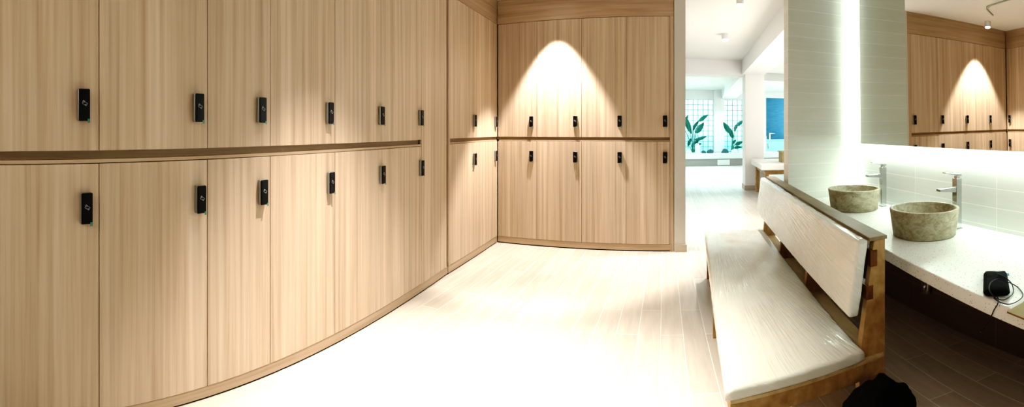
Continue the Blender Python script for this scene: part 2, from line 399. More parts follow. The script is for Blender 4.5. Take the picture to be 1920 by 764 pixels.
def make_locker(P0, rz, s0, s1, z0, z1, lock_s, lock_z, label, group):
    d = Vector((math.cos(rz), math.sin(rz)))
    t = empty('locker', (P0[0] + d.x * s0, P0[1] + d.y * s0, z0), rz)
    tag(t, label, 'locker', group)
    w, h = s1 - s0, z1 - z0
    g = .0018
    obj('door', bx(g, w - g, 0, .018, g, h - g), 'oak', t, bevel=.0015)
    bm = bmesh.new()      # carcass: sides, back, top, bottom
    box(bm, 0.001, .018, .022, .50, .002, h - .002); box(bm, w - .018, w - .001, .022, .50, .002, h - .002)
    box(bm, .018, w - .018, .48, .50, .002, h - .002); box(bm, .018, w - .018, .022, .48, .002, .02); box(bm, .018, w - .018, .022, .48, h - .02, h - .002)
    obj('carcass', bm, 'oak_dark', t)
    lock_mesh_parts(t, lock_s - s0, lock_z - z0)
    return t
ZL0, ZL1, ZU0, ZU1 = .092, 1.358, 1.411, 2.90
ZLK, ZUK = 1.168, 1.605
ORD = ['first', 'second', 'third', 'fourth', 'fifth', 'sixth']

# long bank
A0, A1 = (-1.76, -1.5), (-1.76, 3.965)
rzA = math.atan2(A1[1] - A0[1], A1[0] - A0[0])
yA = lambda px: along(px, A0, A1)
edges = [yA(0) - .16, yA(186), yA(389), yA(507), yA(628), yA(736), 4.87]
locks = [yA(155), yA(369), yA(487), yA(615), yA(712.5), yA(787)]
END_A = edges[-1]
desc = ['cut off by the view edge', 'second from the cut-off one', 'third from the cut-off one', 'third before the blank panel', 'second before the blank panel', 'right beside the blank panel']
for i in range(6):
    make_locker(A0, rzA, edges[i], edges[i + 1], ZU0, ZU1, locks[i], ZUK, 'upper oak locker of the long bank, %s' % desc[i], 'upper lockers of the long bank')
    make_locker(A0, rzA, edges[i], edges[i + 1], ZL0, ZL1, locks[i] + .012, ZLK, 'lower oak locker of the long bank, %s' % desc[i], 'lower lockers of the long bank')
LA = math.hypot(A1[0] - A0[0], A1[1] - A0[1])
t = empty('trim_1', (A0[0], A0[1], 0), rzA); tag(t, 'oak surround of the long locker bank with wide blank panel', 'locker surround', kind='structure')
s0 = edges[0]
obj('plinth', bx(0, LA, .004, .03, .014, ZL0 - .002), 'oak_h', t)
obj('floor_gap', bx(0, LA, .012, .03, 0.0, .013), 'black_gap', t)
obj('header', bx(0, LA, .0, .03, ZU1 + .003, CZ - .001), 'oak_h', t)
obj('blank_panel', bx(END_A + .002, LA - .035, 0, .02, ZL0, ZU1), 'oak', t, bevel=.0015)
obj('near_panel', bx(0, s0 - .002, 0, .02, ZL0, ZU1), 'oak', t, bevel=.0015)
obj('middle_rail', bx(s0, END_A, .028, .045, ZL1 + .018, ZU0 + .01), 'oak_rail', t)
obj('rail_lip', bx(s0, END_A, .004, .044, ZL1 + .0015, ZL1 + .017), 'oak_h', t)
obj('side_gap', bx(LA - .034, LA - .002, .02, .06, ZL0, ZU1), 'oak_dark', t)

# short bank up to the corner
B0, B1 = (-1.755, 3.97), (-1.672, 5.405)
rzB = math.atan2(B1[1] - B0[1], B1[0] - B0[0]); LB = math.hypot(B1[0] - B0[0], B1[1] - B0[1])
lk = [along(888.5, B0, B1), LB - .085]
eb = [.03, lk[0] + .07, LB - .003]
for i in range(2):
    n = ('away from the corner', 'tight in the corner')[i]
    make_locker(B0, rzB, eb[i], eb[i + 1], ZU0, ZU1, lk[i], ZUK, 'upper oak locker of the short bank, %s' % n, 'upper lockers of the short bank')
    make_locker(B0, rzB, eb[i], eb[i + 1], ZL0, ZL1, lk[i], ZLK, 'lower oak locker of the short bank, %s' % n, 'lower lockers of the short bank')
t = empty('trim_2', (B0[0], B0[1], 0), rzB); tag(t, 'oak surround of the short locker bank beside the corner', 'locker surround', kind='structure')
obj('plinth', bx(0, LB - .002, .004, .03, .014, ZL0 - .002), 'oak_h', t)
obj('floor_gap', bx(0, LB - .002, .012, .03, 0, .013), 'black_gap', t)
obj('header', bx(0, LB - .002, 0, .03, ZU1 + .003, CZ - .001), 'oak_h', t)
obj('middle_rail', bx(.03, LB + .03, .028, .045, ZL1 + .018, ZU0 + .01), 'oak_rail', t)
obj('rail_lip', bx(.03, LB - .012, .004, .044, ZL1 + .0015, ZL1 + .017), 'oak_h', t)
obj('stile', bx(0, .028, 0, .02, ZL0, ZU1), 'oak', t)

# end bank facing the room
C0, C1 = (-1.67, 5.41), (.632, 5.178)
rzC = math.atan2(C1[1] - C0[1], C1[0] - C0[0]); LC = math.hypot(C1[0] - C0[0], C1[1] - C0[1])
sC = lambda px: along(px, C0, C1)
ec = [.005, sC(1006.5), sC(1090.5), sC(1174), sC(1256)]
lc = [sC(997), sC(1079), sC(1162), sC(1247)]
dC = ['next to the corner', 'second from the corner', 'third from the corner', 'beside the white wall end']
for i in range(4):
    make_locker(C0, rzC, ec[i], ec[i + 1], ZU0, ZU1, lc[i], ZUK, 'upper oak locker of the end bank, %s' % dC[i], 'upper lockers of the end bank')
    make_locker(C0, rzC, ec[i], ec[i + 1], ZL0, ZL1, lc[i], ZLK, 'lower oak locker of the end bank, %s' % dC[i], 'lower lockers of the end bank')
t = empty('trim_3', (C0[0], C0[1], 0), rzC); tag(t, 'oak surround of the end locker bank facing the room', 'locker surround', kind='structure')
obj('plinth', bx(.0, LC, .004, .03, .014, ZL0 - .002), 'oak_h', t)
obj('floor_gap', bx(.0, LC, .012, .03, 0, .013), 'black_gap', t)
obj('header', bx(.0, LC, 0, .03, ZU1 + .003, CZ - .001), 'oak_h', t)
obj('middle_rail', bx(-.03, ec[4], .028, .045, ZL1 + .018, ZU0 + .01), 'oak_rail', t)
obj('rail_lip', bx(.02, ec[4], .004, .044, ZL1 + .0015, ZL1 + .017), 'oak_h', t)
obj('stile', bx(ec[4] + .002, LC, -.004, .5, .0, ZU1), 'oak', t)

# ------------------------------------------------------------------ mirror and its light
YM0, YM1 = -1.0, 3.47
Lm = math.hypot(YM1 - YM0, S * (YM1 - YM0)); rzM = math.atan2(1, S)
tilt = math.radians(.7)
t = empty('wall_mirror', (mir_x(YM0), YM0, 1.372), rzM); tag(t, 'large frameless backlit mirror on the tiled wall above the basins', 'mirror')
bm = bx(0, Lm, -.003, .003, 0, 1.86)
bmesh.ops.rotate(bm, verts=bm.verts[:], cent=(0, 0, 0), matrix=Matrix.Rotation(-tilt, 3, 'X'))
# local -Y is away from the room here, so the room side is +Y
MG = obj('glass', bm, 'mirror', t)
obj('backing', bx(.05, Lm - .05, -.034, -.026, .05, 1.78), 'mirror_back', t)
obj('light_strip', bx(.02, Lm - .02, -.030, -.016, .022, .036), 'led_soft', t)
o = obj('edge_light_strip', bx(Lm - .05, Lm - .042, -.030, -.022, .05, 1.83), 'led', t)

# vertical LED strip in the tiled corner
ls = empty('light_strip_fixture', (2.218, Y_END, .86)); tag(ls, 'glowing white vertical light strip in the tiled corner', 'light strip')
obj('diffuser', bx(-.028, .028, -.024, -.002, 0, CZ - .86 - .002), 'led', ls, bevel=.004)

# ------------------------------------------------------------------ counter, basins, taps
def edge_x(y): return 1.25 + .17 * (y - 1.26)
yN = -.6; CT = .85
pts = [(edge_x(yN), yN), (wall_x(yN) - .001, yN), (wall_x(Y_END) - .001, Y_END - .001), (edge_x(Y_END), Y_END - .001)]
cn = empty('vanity_counter', (edge_x(1.3), 1.3, CT)); tag(cn, 'long white speckled stone vanity counter under the mirror', 'counter')
Lc = Vector(cn.location)
pl = [(p[0] - Lc.x, p[1] - Lc.y) for p in pts]
obj('countertop', pr(pl, -.066, 0), 'quartz', cn, bevel=.006)
# slim brackets carrying the slab from the wall
for yy in (.2, 1.4, 2.55, 3.5):
    bm = bx( wall_x(yy) - .42 - Lc.x, wall_x(yy) - .004 - Lc.x, yy - .02 - Lc.y, yy + .02 - Lc.y, -.110, -.0665)
    obj('support_bracket', bm, 'lock_metal', cn)

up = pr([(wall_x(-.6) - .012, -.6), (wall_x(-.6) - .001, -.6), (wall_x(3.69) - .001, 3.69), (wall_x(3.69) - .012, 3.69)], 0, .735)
struct('trim_4', up, 'shade_tile', 'brown tiled panel under the counter, darkened as shade', 'wall panel')
BW = [((1.862, 3.02), 'far'), ((1.755, 2.0), 'near')]
TP = [(2.135, 2.985), (2.022, 1.972)]
prof = [(0, .003), (.19, .0), (.200, .006), (.222, .168), (.219, .173), (.203, .173), (.199, .168), (.186, .06), (.165, .034), (.08, .025), (.022, .022), (.022, .018), (0, .018)]
def make_basin():
    t = empty('basin'); tag(t, 'x', 'basin')
    bm = bmesh.new(); lathe(bm, prof, 72)
    obj('bowl', bm, 'stone', t, smooth=True)
    bm = bmesh.new(); lathe(bm, [(0, .0235), (.02, .0235), (.03, .027), (.026, .031), (0, .031)], 24)
    obj('drain', bm, 'dark_chrome', t, smooth=True)
    return t
def make_tap():
    t = empty('tap'); tag(t, 'x', 'tap')
    obj('column', bx(-.023, .023, -.023, .023, .004, .335), 'chrome', t, bevel=.002)
    obj('base_plate', bx(-.028, .028, -.028, .028, 0, .005), 'chrome', t, bevel=.001)
    bm = bmesh.new(); prism(bm, [(-.165, -.020), (-.022, -.020), (-.022, .020), (-.165, .020)], [.262, .245, .245, .262], [.278, .282, .282, .278])
    obj('spout', bm, 'chrome', t, bevel=.002)
    bm = bmesh.new(); prism(bm, [(-.115, -.017), (.024, -.021), (.024, .021), (-.115, .017)], [.374, .348, .348, .374], [.380, .362, .362, .380])
    box(bm, -.015, .015, -.015, .015, .336, .352)
    obj('lever', bm, 'chrome', t, bevel=.0015)
    return t
def make_trap():
    t = empty('drain_trap'); tag(t, 'x', 'drain trap')
    bm = bmesh.new(); lathe(bm, [(0, -.34), (.030, -.34), (.036, -.33), (.036, -.23), (.028, -.215), (.018, -.21), (.018, -.001), (0, -.001)], 24)
    obj('bottle', bm, 'dark_chrome', t, smooth=True)
    bm = bmesh.new(); tube(bm, [(.034, 0, -.255), (.2, 0, -.255), (.335, 0, -.255)], .016, 12)
    obj('waste_pipe', bm, 'dark_chrome', t, smooth=True)
    bm = bmesh.new(); lathe(bm, [(.018, -.09), (.024, -.088), (.024, -.07), (.018, -.066)], 16)
    obj('collar_nut', bm, 'dark_chrome', t, smooth=True)
    return t
protos = (make_basin(), make_tap(), make_trap())
for k, ((x, y), nm) in enumerate(BW):
    for proto, what in zip(protos, ('basin', 'tap', 'trap')):
        o = proto if k == 0 else copy_tree(proto)
        if what == 'basin':
            o.location = (x, y, CT); o.rotation_euler.z = k * 2.1
            tag(o, ('round olive stone vessel basin deeper along the counter beside the tiled partition', 'large round olive stone vessel basin closer to the black pouch')[k], 'basin', 'stone vessel basins')
        elif what == 'tap':
            o.location = (*TP[k], CT); o.rotation_euler.z = -.06
            tag(o, ('tall square chrome tap behind the basin beside the tiled partition', 'tall square chrome tap behind the basin closer to the black pouch')[k], 'tap', 'chrome vessel taps')
        else:
            o.location = (x + .02, y, CT - .066); o.rotation_euler.z = .1
            tag(o, ('chrome drain trap under the basin beside the tiled partition', 'chrome drain trap under the counter below the basin nearer the black pouch')[k], 'drain trap', 'basin drain traps')

# ------------------------------------------------------------------ things lying on the counter
# black pouch
c0 = spot_at(1869, 556, .86); c1 = spot_at(1866, 505, .885)
dirp = Vector((c1.x - c0.x, c1.y - c0.y)); lp = min(dirp.length, .28); ap = math.atan2(dirp.y, dirp.x) - PI / 2
pc = empty('pouch', (c0.x, c0.y, CT + .001), ap); tag(pc, 'black fabric pouch with teal tag on the white counter', 'pouch')
bm = bmesh.new()
nx, ny = 12, 22
hw, hh = .052, .034
grid = {}
for side in (0, 1):
    for i in range(nx + 1):
        for j in range(ny + 1):
            u, v = i / nx * 2 - 1, j / ny
            vv = v * 2 - 1
            px_, py_ = u, vv
            # squircle footprint
            k_ = max(abs(u), abs(vv)); r_ = (abs(u) ** 12 + abs(vv) ** 12) ** (1 / 12) or 1
            f = k_ / r_ if r_ > 0 else 1
            h_ = hh / 2 * (1 - k_ ** 6) ** .5 if k_ < 1 else 0
            z = hh / 2 + (h_ if side else -h_)
            if side: z += .0025 * noise.noise(Vector((u * 2, vv * 4, 1)))
            key = (side if k_ < 1 else 0, i, j)
            if key not in grid: grid[key] = bm.verts.new((u * f * hw, (vv * f * .5 + .5) * lp, max(z, .0)))
for side in (0, 1):
    for i in range(nx):
        for j in range(ny):
            q = []
            for a, b_ in ((i, j), (i + 1, j), (i + 1, j + 1), (i, j + 1)):
                u, vv = a / nx * 2 - 1, b_ / ny * 2 - 1
                q.append(grid[(side if max(abs(u), abs(vv)) < 1 else 0, a, b_)])
            if len(set(q)) == 4:
                try: bm.faces.new(q)
                except ValueError: pass
obj('body', bm, 'fabric', pc, smooth=True)
obj('tag', bx(.046, .060, lp - .035, lp - .012, .014, .018), 'teal_tag', pc)
# cable
bm = bmesh.new()
zt, zc = CT + .040, CT + .006
P = [spot_at(1870, 514, zt), spot_at(1885, 521, zt), spot_at(1897, 533, CT + .02), spot_at(1900, 548, zc), spot_at(1893, 557, zc), spot_at(1881, 563, zc),
     spot_at(1866, 559, CT + .015), spot_at(1855, 545, CT + .035), spot_at(1858, 530, zt + .003), spot_at(1872, 524, zt + .004), spot_at(1889, 529, CT + .035), spot_at(1908, 539, zc), spot_at(1918, 553, zc),
     spot_at(1910, 564, zc), spot_at(1893, 571, zc), spot_at(1877, 568, zc), spot_at(1864, 560, CT + .012), spot_at(1868, 556, CT + .03), spot_at(1872, 562, CT + .012), spot_at(1870, 572, zc + .002)]
def at_edge(px, py, out):
    a = bearing(px); sx, sy = math.sin(a), math.cos(a)
    # x = 1.25 - out + .17*(y-1.26), x = t*sx, y = t*sy
    tt = (1.25 - out - .17 * 1.26) / (sx - .17 * sy)
    return Vector((tt * sx, tt * sy, EYE + tt * slope(py)))
P += [at_edge(1864, 583, .004) + Vector((0, 0, .004)), at_edge(1857, 597, .012), at_edge(1849, 609, .014), at_edge(1844, 616, .015)]
tube(bm, P, .0021, 8, 6)
cb = obj('charging_cable', bm, 'cable', smooth=True); tag(cb, 'thin black cable looped over the pouch and hanging off the counter', 'cable')
bm = bmesh.new(); e = P[-1]; f = P[-2]; d = (e - f).normalized()
tube(bm, [e - d * .002, e + d * .02], .0042, 8)
obj('plug', bm, 'cable', cb, smooth=True)
bm = bmesh.new(); tube(bm, [e + d * .02, e + d * .030], .0025, 8); obj('plug_tip', bm, 'chrome', cb)
# cardboard
a_, b_, c_ = spot_at(1888, 588, CT), spot_at(1926, 566, CT), spot_at(1930, 605, CT)
u1 = Vector((b_.x - a_.x, b_.y - a_.y)).normalized(); u2 = Vector((c_.x - a_.x, c_.y - a_.y)).normalized()
cdb = empty('cardboard_sheet', (a_.x, a_.y, CT + .001)); tag(cdb, 'brown cardboard piece lying at the counter edge beside the pouch', 'cardboard')
q = [(0, 0), (u1.x * .35, u1.y * .35), (u1.x * .35 + u2.x * .22, u1.y * .35 + u2.y * .22), (u2.x * .22, u2.y * .22)]
obj('face_sheet', pr(q, .006, .0072), 'card', cdb)
obj('corrugated_core', pr([(p[0] * .99, p[1] * .99) for p in q], 0, .0058), 'card_edge', cdb)

# ------------------------------------------------------------------ bench with film-wrapped cushions
SB = .17
BX, BY = .359, 1.44
def bp(u, v): return (v + SB * u, u)         # local: u runs along the bench, v across
LBN = 2.74
KN = .15
def near(v): return KN * v
bn = empty('bench', (BX, BY, 0)); tag(bn, 'wooden bench with white film-wrapped seat and back cushions', 'bench')
def quad(v0, v1, u0=None, u1=None, du=0):
    a = near(v0) + du if u0 is None else u0; b = near(v1) + du if u0 is None else u0
    e = LBN - du if u1 is None else u1
    return [bp(a, v0), bp(b, v1), bp(e, v1), bp(e, v0)]

def cushion(name, corners, z0, z1, mat, nu, nv, round_=.022, amp=.004, lean=0):
    """closed soft slab over a quad (list of 4 xy), corners near-left, near-right, far-right, far-left"""
    A, B, C_, D = [Vector((*c, 0)) for c in corners]
    bm = bmesh.new(); T = z1 - z0
    def P(i, j, s):
        a, b = i / nu, j / nv
        p = (A * (1 - a) + D * a) * (1 - b) + (B * (1 - a) + C_ * a) * b
        return p
    La = (D - A).length; Lb = (B - A).length
    V = {}
    prof_n = 4
    # top grid, inset by rounding
    def ring_pt(t, off, z):
        return None
    def xy(a, b, ins):
        a = ins / La + a * (1 - 2 * ins / La); b = ins / Lb + b * (1 - 2 * ins / Lb)
        return (A * (1 - a) + D * a) * (1 - b) + (B * (1 - a) + C_ * a) * b
    def wr(p): return amp * noise.noise(Vector((p.x * 9, p.y * 2.2, z1 * 3))) + amp * .5 * noise.noise(Vector((p.x * 25, p.y * 6, 7)))
    top = [[None] * (nv + 1) for _ in range(nu + 1)]; bot = [[None] * (nv + 1) for _ in range(nu + 1)]
    for i in range(nu + 1):
        for j in range(nv + 1):
            p = xy(i / nu, j / nv, round_)
            e = min(i, nu - i) / nu * La; e2 = min(j, nv - j) / nv * Lb; puff = min(1, min(e, e2) / .12)
            top[i][j] = bm.verts.new((p.x, p.y, z1 + .006 * puff + wr(p)))
            bot[i][j] = bm.verts.new((p.x, p.y, z0))
    for i in range(nu):
        for j in range(nv):
            bm.faces.new([top[i][j], top[i + 1][j], top[i + 1][j + 1], top[i][j + 1]])
            bm.faces.new([bot[i][j], bot[i][j + 1], bot[i + 1][j + 1], bot[i + 1][j]])
    loop = [(i, 0) for i in range(nu)] + [(nu, j) for j in range(nv)] + [(i, nv) for i in range(nu, 0, -1)] + [(0, j) for j in range(nv, 0, -1)]
    prev = [top[i][j] for i, j in loop]
    steps = [(PI * .5 * k / 4) for k in range(1, 4)]
    levels = [(round_ * (1 - math.sin(s)), z1 - round_ * (1 - math.cos(s))) for s in steps] + [(0, z1 - round_), (0, z0 + round_)] + \
             [(round_ * (1 - math.cos(s)), z0 + round_ * (1 - math.sin(s))) for s in steps]
    for ins, z in levels:
        cur = []
        for i, j in loop:
            p = xy(i / nu, j / nv, ins)
            w = .0035 * noise.noise(Vector((p.x * 14, p.y * 14, z * 20)))
            cur.append(bm.verts.new((p.x + w, p.y + w, z + .3 * w)))
        n = len(loop)
        for k in range(n): bm.faces.new([prev[k], prev[(k + 1) % n], cur[(k + 1) % n], cur[k]])
        prev = cur
    last = [bot[i][j] for i, j in loop]
    n = len(loop)
    for k in range(n): bm.faces.new([prev[k], prev[(k + 1) % n], last[(k + 1) % n], last[k]])
    return bm
SZ = .415
bm = cushion('seat', quad(0, .625), SZ, SZ + .068, 'wrap_seat', 70, 20)
obj('seat_cushion', bm, 'wrap_seat', bn, smooth=True)
# base boards and aprons
obj('seat_board', pr(quad(.02, .745, du=.012), SZ - .020, SZ - .001), 'board_wood', bn, bevel=.002)
ap = quad(.02, .74, du=.015)
def side(P_, Q_, th, z0, z1):
    P_, Q_ = Vector(P_), Vector(Q_); d = (Q_ - P_).normalized(); n = Vector((-d.y, d.x)) * th
    return pr([tuple(P_), tuple(Q_), tuple(Q_ + n), tuple(P_ + n)], z0, z1)
obj('apron', side(ap[0], ap[1], .022, SZ - .115, SZ - .021), 'bench_wood', bn, bevel=.002)
obj('apron', side(ap[1], ap[2], .022, SZ - .115, SZ - .021), 'bench_wood', bn, bevel=.002)
obj('apron', side(ap[2], ap[3], .022, SZ - .115, SZ - .021), 'bench_wood', bn, bevel=.002)
obj('apron', side(ap[3], ap[0], .022, SZ - .115, SZ - .021), 'bench_wood', bn, bevel=.002)
for u in (near(.03) + .04, LBN / 2, LBN - .08):
    a = bp(u, .05)
    obj('leg', pr([bp(u, .022), bp(u, .082), bp(u + .06, .082), bp(u + .06, .022)], 0, SZ - .021), 'bench_wood', bn, bevel=.003)
# back posts: wide at the foot, narrow at the head
BR = .757                                    # rear line of the backrest
ZT = 1.005
def post(u, th=.045):
    bm = bmesh.new()
    for (zz0, zz1, w0, w1) in ((0, .45, .150, .135), (.45, ZT, .135, .062)):
        a = [bp(u, BR - w0), bp(u, BR), bp(u + th, BR), bp(u + th, BR - w0)]
        b = [bp(u, BR - w1), bp(u, BR), bp(u + th, BR), bp(u + th, BR - w1)]
        va = [bm.verts.new((*p, zz0)) for p in a]; vb = [bm.verts.new((*p, zz1)) for p in b]
        if zz0 == 0: bm.faces.new(va)
        else: bm.faces.new(vb)
        for k in range(4): bm.faces.new([va[k], va[(k + 1) % 4], vb[(k + 1) % 4], vb[k]])
    bmesh.ops.remove_doubles(bm, verts=bm.verts[:], dist=.0005)
    return bm
UN = near(.7) + .03
for u in (UN, UN + (LBN - .06 - UN) * .36, UN + (LBN - .06 - UN) * .68, LBN - .06):
    obj('back_post', post(u), 'bench_wood', bn, bevel=.002)
obj('back_rail', pr([bp(UN - .003, BR - .083), bp(UN - .003, BR - .045), bp(LBN, BR - .045), bp(LBN, BR - .083)], ZT - .125, ZT - .045), 'bench_dark', bn, bevel=.002)
obj('back_rail', pr([bp(UN - .003, BR - .105), bp(UN - .003, BR - .067), bp(LBN, BR - .067), bp(LBN, BR - .105)], ZT - .285, ZT - .215), 'bench_dark', bn, bevel=.002)
obj('top_cap', pr([bp(UN - .012, BR - .092), bp(UN - .012, BR + .006), bp(LBN + .01, BR + .006), bp(LBN + .01, BR - .092)], ZT, ZT + .017), 'cap_wood', bn, bevel=.003)
# back cushion: built lying, then stood up against the posts with a slight lean
z_lo, z_hi = .655, 1.012
bm = cushion('back', [(0, 0), (z_hi - z_lo, 0), (z_hi - z_lo, LBN - UN + .02), (0, LBN - UN + .02)], 0, .062, 'wrap_back', 70, 12, .018, .004)
for v in bm.verts:
    h, u, th = v.co.x, v.co.y, v.co.z
    zz = z_lo + h
    vv = BR - .092 - (.05 * (1 - h / (z_hi - z_lo))) - th
    x, y = bp(UN - .005 + u, vv)
    v.co = (x, y, zz)
obj('back_cushion', bm, 'wrap_back', bn, smooth=True)

# black bag on the floor by the bench
bg = empty('bag', (.905, 1.30, 0), .45); tag(bg, 'black soft bag slumped on the floor beside the bench post', 'bag')
bm = bmesh.new(); bmesh.ops.create_icosphere(bm, subdivisions=5, radius=1)
for v in bm.verts:
    c = v.co.copy()
    sx = math.copysign(abs(c.x) ** .6, c.x); sy = math.copysign(abs(c.y) ** .6, c.y); sz = math.copysign(abs(c.z) ** .7, c.z)
    z = (sz * .5 + .5)
    k = 1 - .38 * z
    n = noise.noise(c * 2.3) * .10 + noise.noise(c * 6) * .035
    v.co = Vector((sx * .235 * (k + n), sy * .14 * (k + n), max(0.0, z * .45 * (1 + n * .5))))
obj('body', bm, 'fabric', bg, smooth=True)
bm = bmesh.new(); tube(bm, [(-.08, 0, .34), (-.06, -.01, .40), (.0, -.02, .42), (.06, -.02, .40), (.08, -.01, .34)], .011, 8, 5)
obj('handle', bm, 'fabric', bg, smooth=True)

# ------------------------------------------------------------------ ceiling fixtures
def spot_fixture(x, y, label, r=.05, hgt=.10, mat='lamp', name='ceiling_spotlight', z=CZ, group='surface-mounted spotlights'):
    t = empty(name, (x, y, z)); tag(t, label, 'ceiling light', group)
    bm = bmesh.new(); lathe(bm, [(0, 0), (r, 0), (r, -hgt), (r * .86, -hgt), (r * .86, -hgt + .014), (0, -hgt + .014)], 32)
    obj('housing', bm, 'housing', t, smooth=False)
    bm = bmesh.new(); lathe(bm, [(0, -hgt + .012), (r * .84, -hgt + .012), (r * .84, -hgt - .012), (r * .6, -hgt - .02), (0, -hgt - .022)], 32)
    obj('lens', bm, mat, t, smooth=False)
    return t
spot_fixture(-.87, 5.02, 'round white ceiling spotlight above the end bank, seen in the mirror')
spot_fixture(-1.0, 1.9, 'round white ceiling spotlight above the long bank')
spot_fixture(1.515, 5.27, 'white cylinder ceiling spotlight closest to the lockers in the lobby', .05, .11, 'lamp_white')
spot_fixture(1.87, 7.5, 'white cylinder ceiling spotlight second along the lobby ceiling', .07, .11, 'lamp_white')
for x, y, lb in ((2.92, 15.6, 'small recessed lobby downlight nearest the window bars'), (2.66, 13.2, 'small recessed lobby downlight just past the cross beam'), (5.15, 13.6, 'small recessed lobby downlight beyond the column')):
    spot_fixture(x, y, lb, .09, .02, 'lamp_white', 'recessed_downlight', group='recessed lobby downlights')
bm = bmesh.new(); tube(bm, [(-.62, 4.62, CZ - .012), (-.30, 4.40, CZ - .012), (-.22, 4.25, CZ - .012), (-.20, 4.0, CZ - .012), (-.15, 1.0, CZ - .012)], .012, 8, 6)
o = obj('conduit', bm, 'pipe', smooth=True); tag(o, 'thin bent conduit on the ceiling, seen in the mirror', 'pipe')

# ------------------------------------------------------------------ lobby: table, planter, plants
tb = empty('table', (2.9, 8.42, 0)); tag(tb, 'white thick-topped table with wooden legs beside the lobby column', 'table')
obj('tabletop', pr([(0, 0), (1.8, -.3), (2.1, 1.6), (.30, 1.72)], .665, .79), 'seat_white', tb, bevel=.015)
for (x, y) in ((.16, .16), (1.6, -.1), (1.85, 1.4), (.40, 1.5)):
    obj('leg', bx(x - .045, x + .045, y - .045, y + .045, 0, .665), 'bench_wood', tb, bevel=.004)
obj('rail', pr([(.20, .14), (1.6, -.12), (1.6, -.08), (.20, .18)], .56, .664), 'bench_wood', tb)
obj('rail', pr([(.14, .2), (.38, 1.5), (.42, 1.5), (.18, .2)], .56, .664), 'bench_wood', tb)
bxo = empty('parcel', (3.50, 8.75, .79), -.1); tag(bxo, 'small brown cardboard parcel on the white lobby table', 'parcel')
obj('carton', bx(0, .35, 0, .3, 0, .22), 'card', bxo, bevel=.004)
obj('lid', bx(-.02, .37, -.02, .32, .221, .25), 'card', bxo, bevel=.003)

pt = empty('planter', (2.0, YW - 1.02, 0)); tag(pt, 'long white-edged planter below the daylit windows', 'planter')
obj('stone_base', bx(0, 4.9, .06, .99, 0, .30), 'stoneface', pt)
obj('ledge', bx(-.1, 4.95, 0, .99, .30, .53), 'ledge', pt, bevel=.01)
obj('base_insert', bx(2.05, 2.6, .045, .059, .03, .26), 'ledge', pt)

def far_pt(px, py, y=YW - .45):
    a = bearing(px); d = y / math.cos(a); return Vector((y * math.tan(a), y, EYE + d * slope(py)))
def leaf(bm, a, b, w, droop=.05, tw=0):
    a, b = Vector(a), Vector(b); d = b - a; L_ = d.length; d.normalize()
    sidev = d.cross(Vector((0, 1, 0))).normalized(); sidev = (sidev * math.cos(tw) + Vector((0, 1, 0)) * math.sin(tw))
    nrm = sidev.cross(d).normalized(); n = 12; rows = []
    for i in range(n + 1):
        t = i / n; ww = w * (math.sin(PI * min(1, t ** .8 * 1.0)) ** .75 if 0 < t < 1 else 0.02)
        c = a + d * L_ * t + Vector((0, 0, -droop * t * t * L_)) + nrm * .04 * math.sin(t * PI)
        rows.append([bm.verts.new(c + sidev * ww * s + nrm * .22 * abs(s) * ww + nrm * .01 * math.sin(i * 2 + s)) for s in (-1, -.5, 0, .5, 1)])
    for r0, r1 in zip(rows, rows[1:]):
        for k in range(4): bm.faces.new([r0[k], r0[k + 1], r1[k + 1], r1[k]])
def plant(base, leaves, label):
    bp0 = far_pt(*base); bp0.z = .55
    t = empty('bird_of_paradise_plant', bp0); tag(t, label, 'plant', 'tall leafy plants in the planter')
    for k, (x0, y0, x1, y1, w) in enumerate(leaves):
        yy = YW - .45 + ((k * 37) % 5 - 2) * .07
        a = far_pt(x0, y0, yy); b = far_pt(x1, y1, yy)
        bm = bmesh.new(); leaf(bm, a - bp0, b - bp0, w * .0235, .0, .5 * math.sin(k * 2.3))
        lf = obj('leaf', bm, 'leaf', t, smooth=True)
        bm = bmesh.new(); r0 = Vector((random.uniform(-.08, .08), random.uniform(-.05, .05), .004)); r1 = a - bp0
        tube(bm, [r0, r0.lerp(r1, .5) + Vector((0, 0, .08)), r1], [.018, .010], 6, 5); obj('stem', bm, 'stem', t, smooth=True)
plant((1300, 288), [(1310, 228, 1328, 215, 3.6), (1303, 250, 1320, 230, 5.5), (1299, 246, 1311, 226, 3.5), (1302, 263, 1325, 256, 3.2), (1286, 222, 1297, 252, 5), (1282, 240, 1290, 216, 4), (1299, 270, 1311, 262, 3), (1290, 275, 1297, 258, 3), (1305, 272, 1316, 270, 2.4)],
      'tall plant with raised dark leaves in front of the window nearest the lockers')
plant((1372, 287), [(1371, 251, 1356, 229, 5), (1374, 260, 1366, 238, 4.2), (1377, 247, 1386, 230, 4), (1380, 236, 1394, 226, 3.6), (1378, 272, 1393, 266, 3.4), (1376, 278, 1392, 277, 3), (1372, 270, 1380, 262, 2.6)],
      'tall plant with broad leaves in front of the window nearest the column')
v0 = far_pt(1308, 285, YW - .72)
vz = empty('vase', (v0.x, v0.y, .53)); tag(vz, 'white two-tiered ceramic vase in the planter', 'vase')
bm = bmesh.new(); lathe(bm, [(0, 0), (.12, 0), (.13, .04), (.10, .12), (.12, .20), (.11, .30), (.06, .36), (.08, .41), (.06, .41), (.04, .36), (0, .34)], 28); obj('body', bm, 'ceramic', vz, smooth=True)
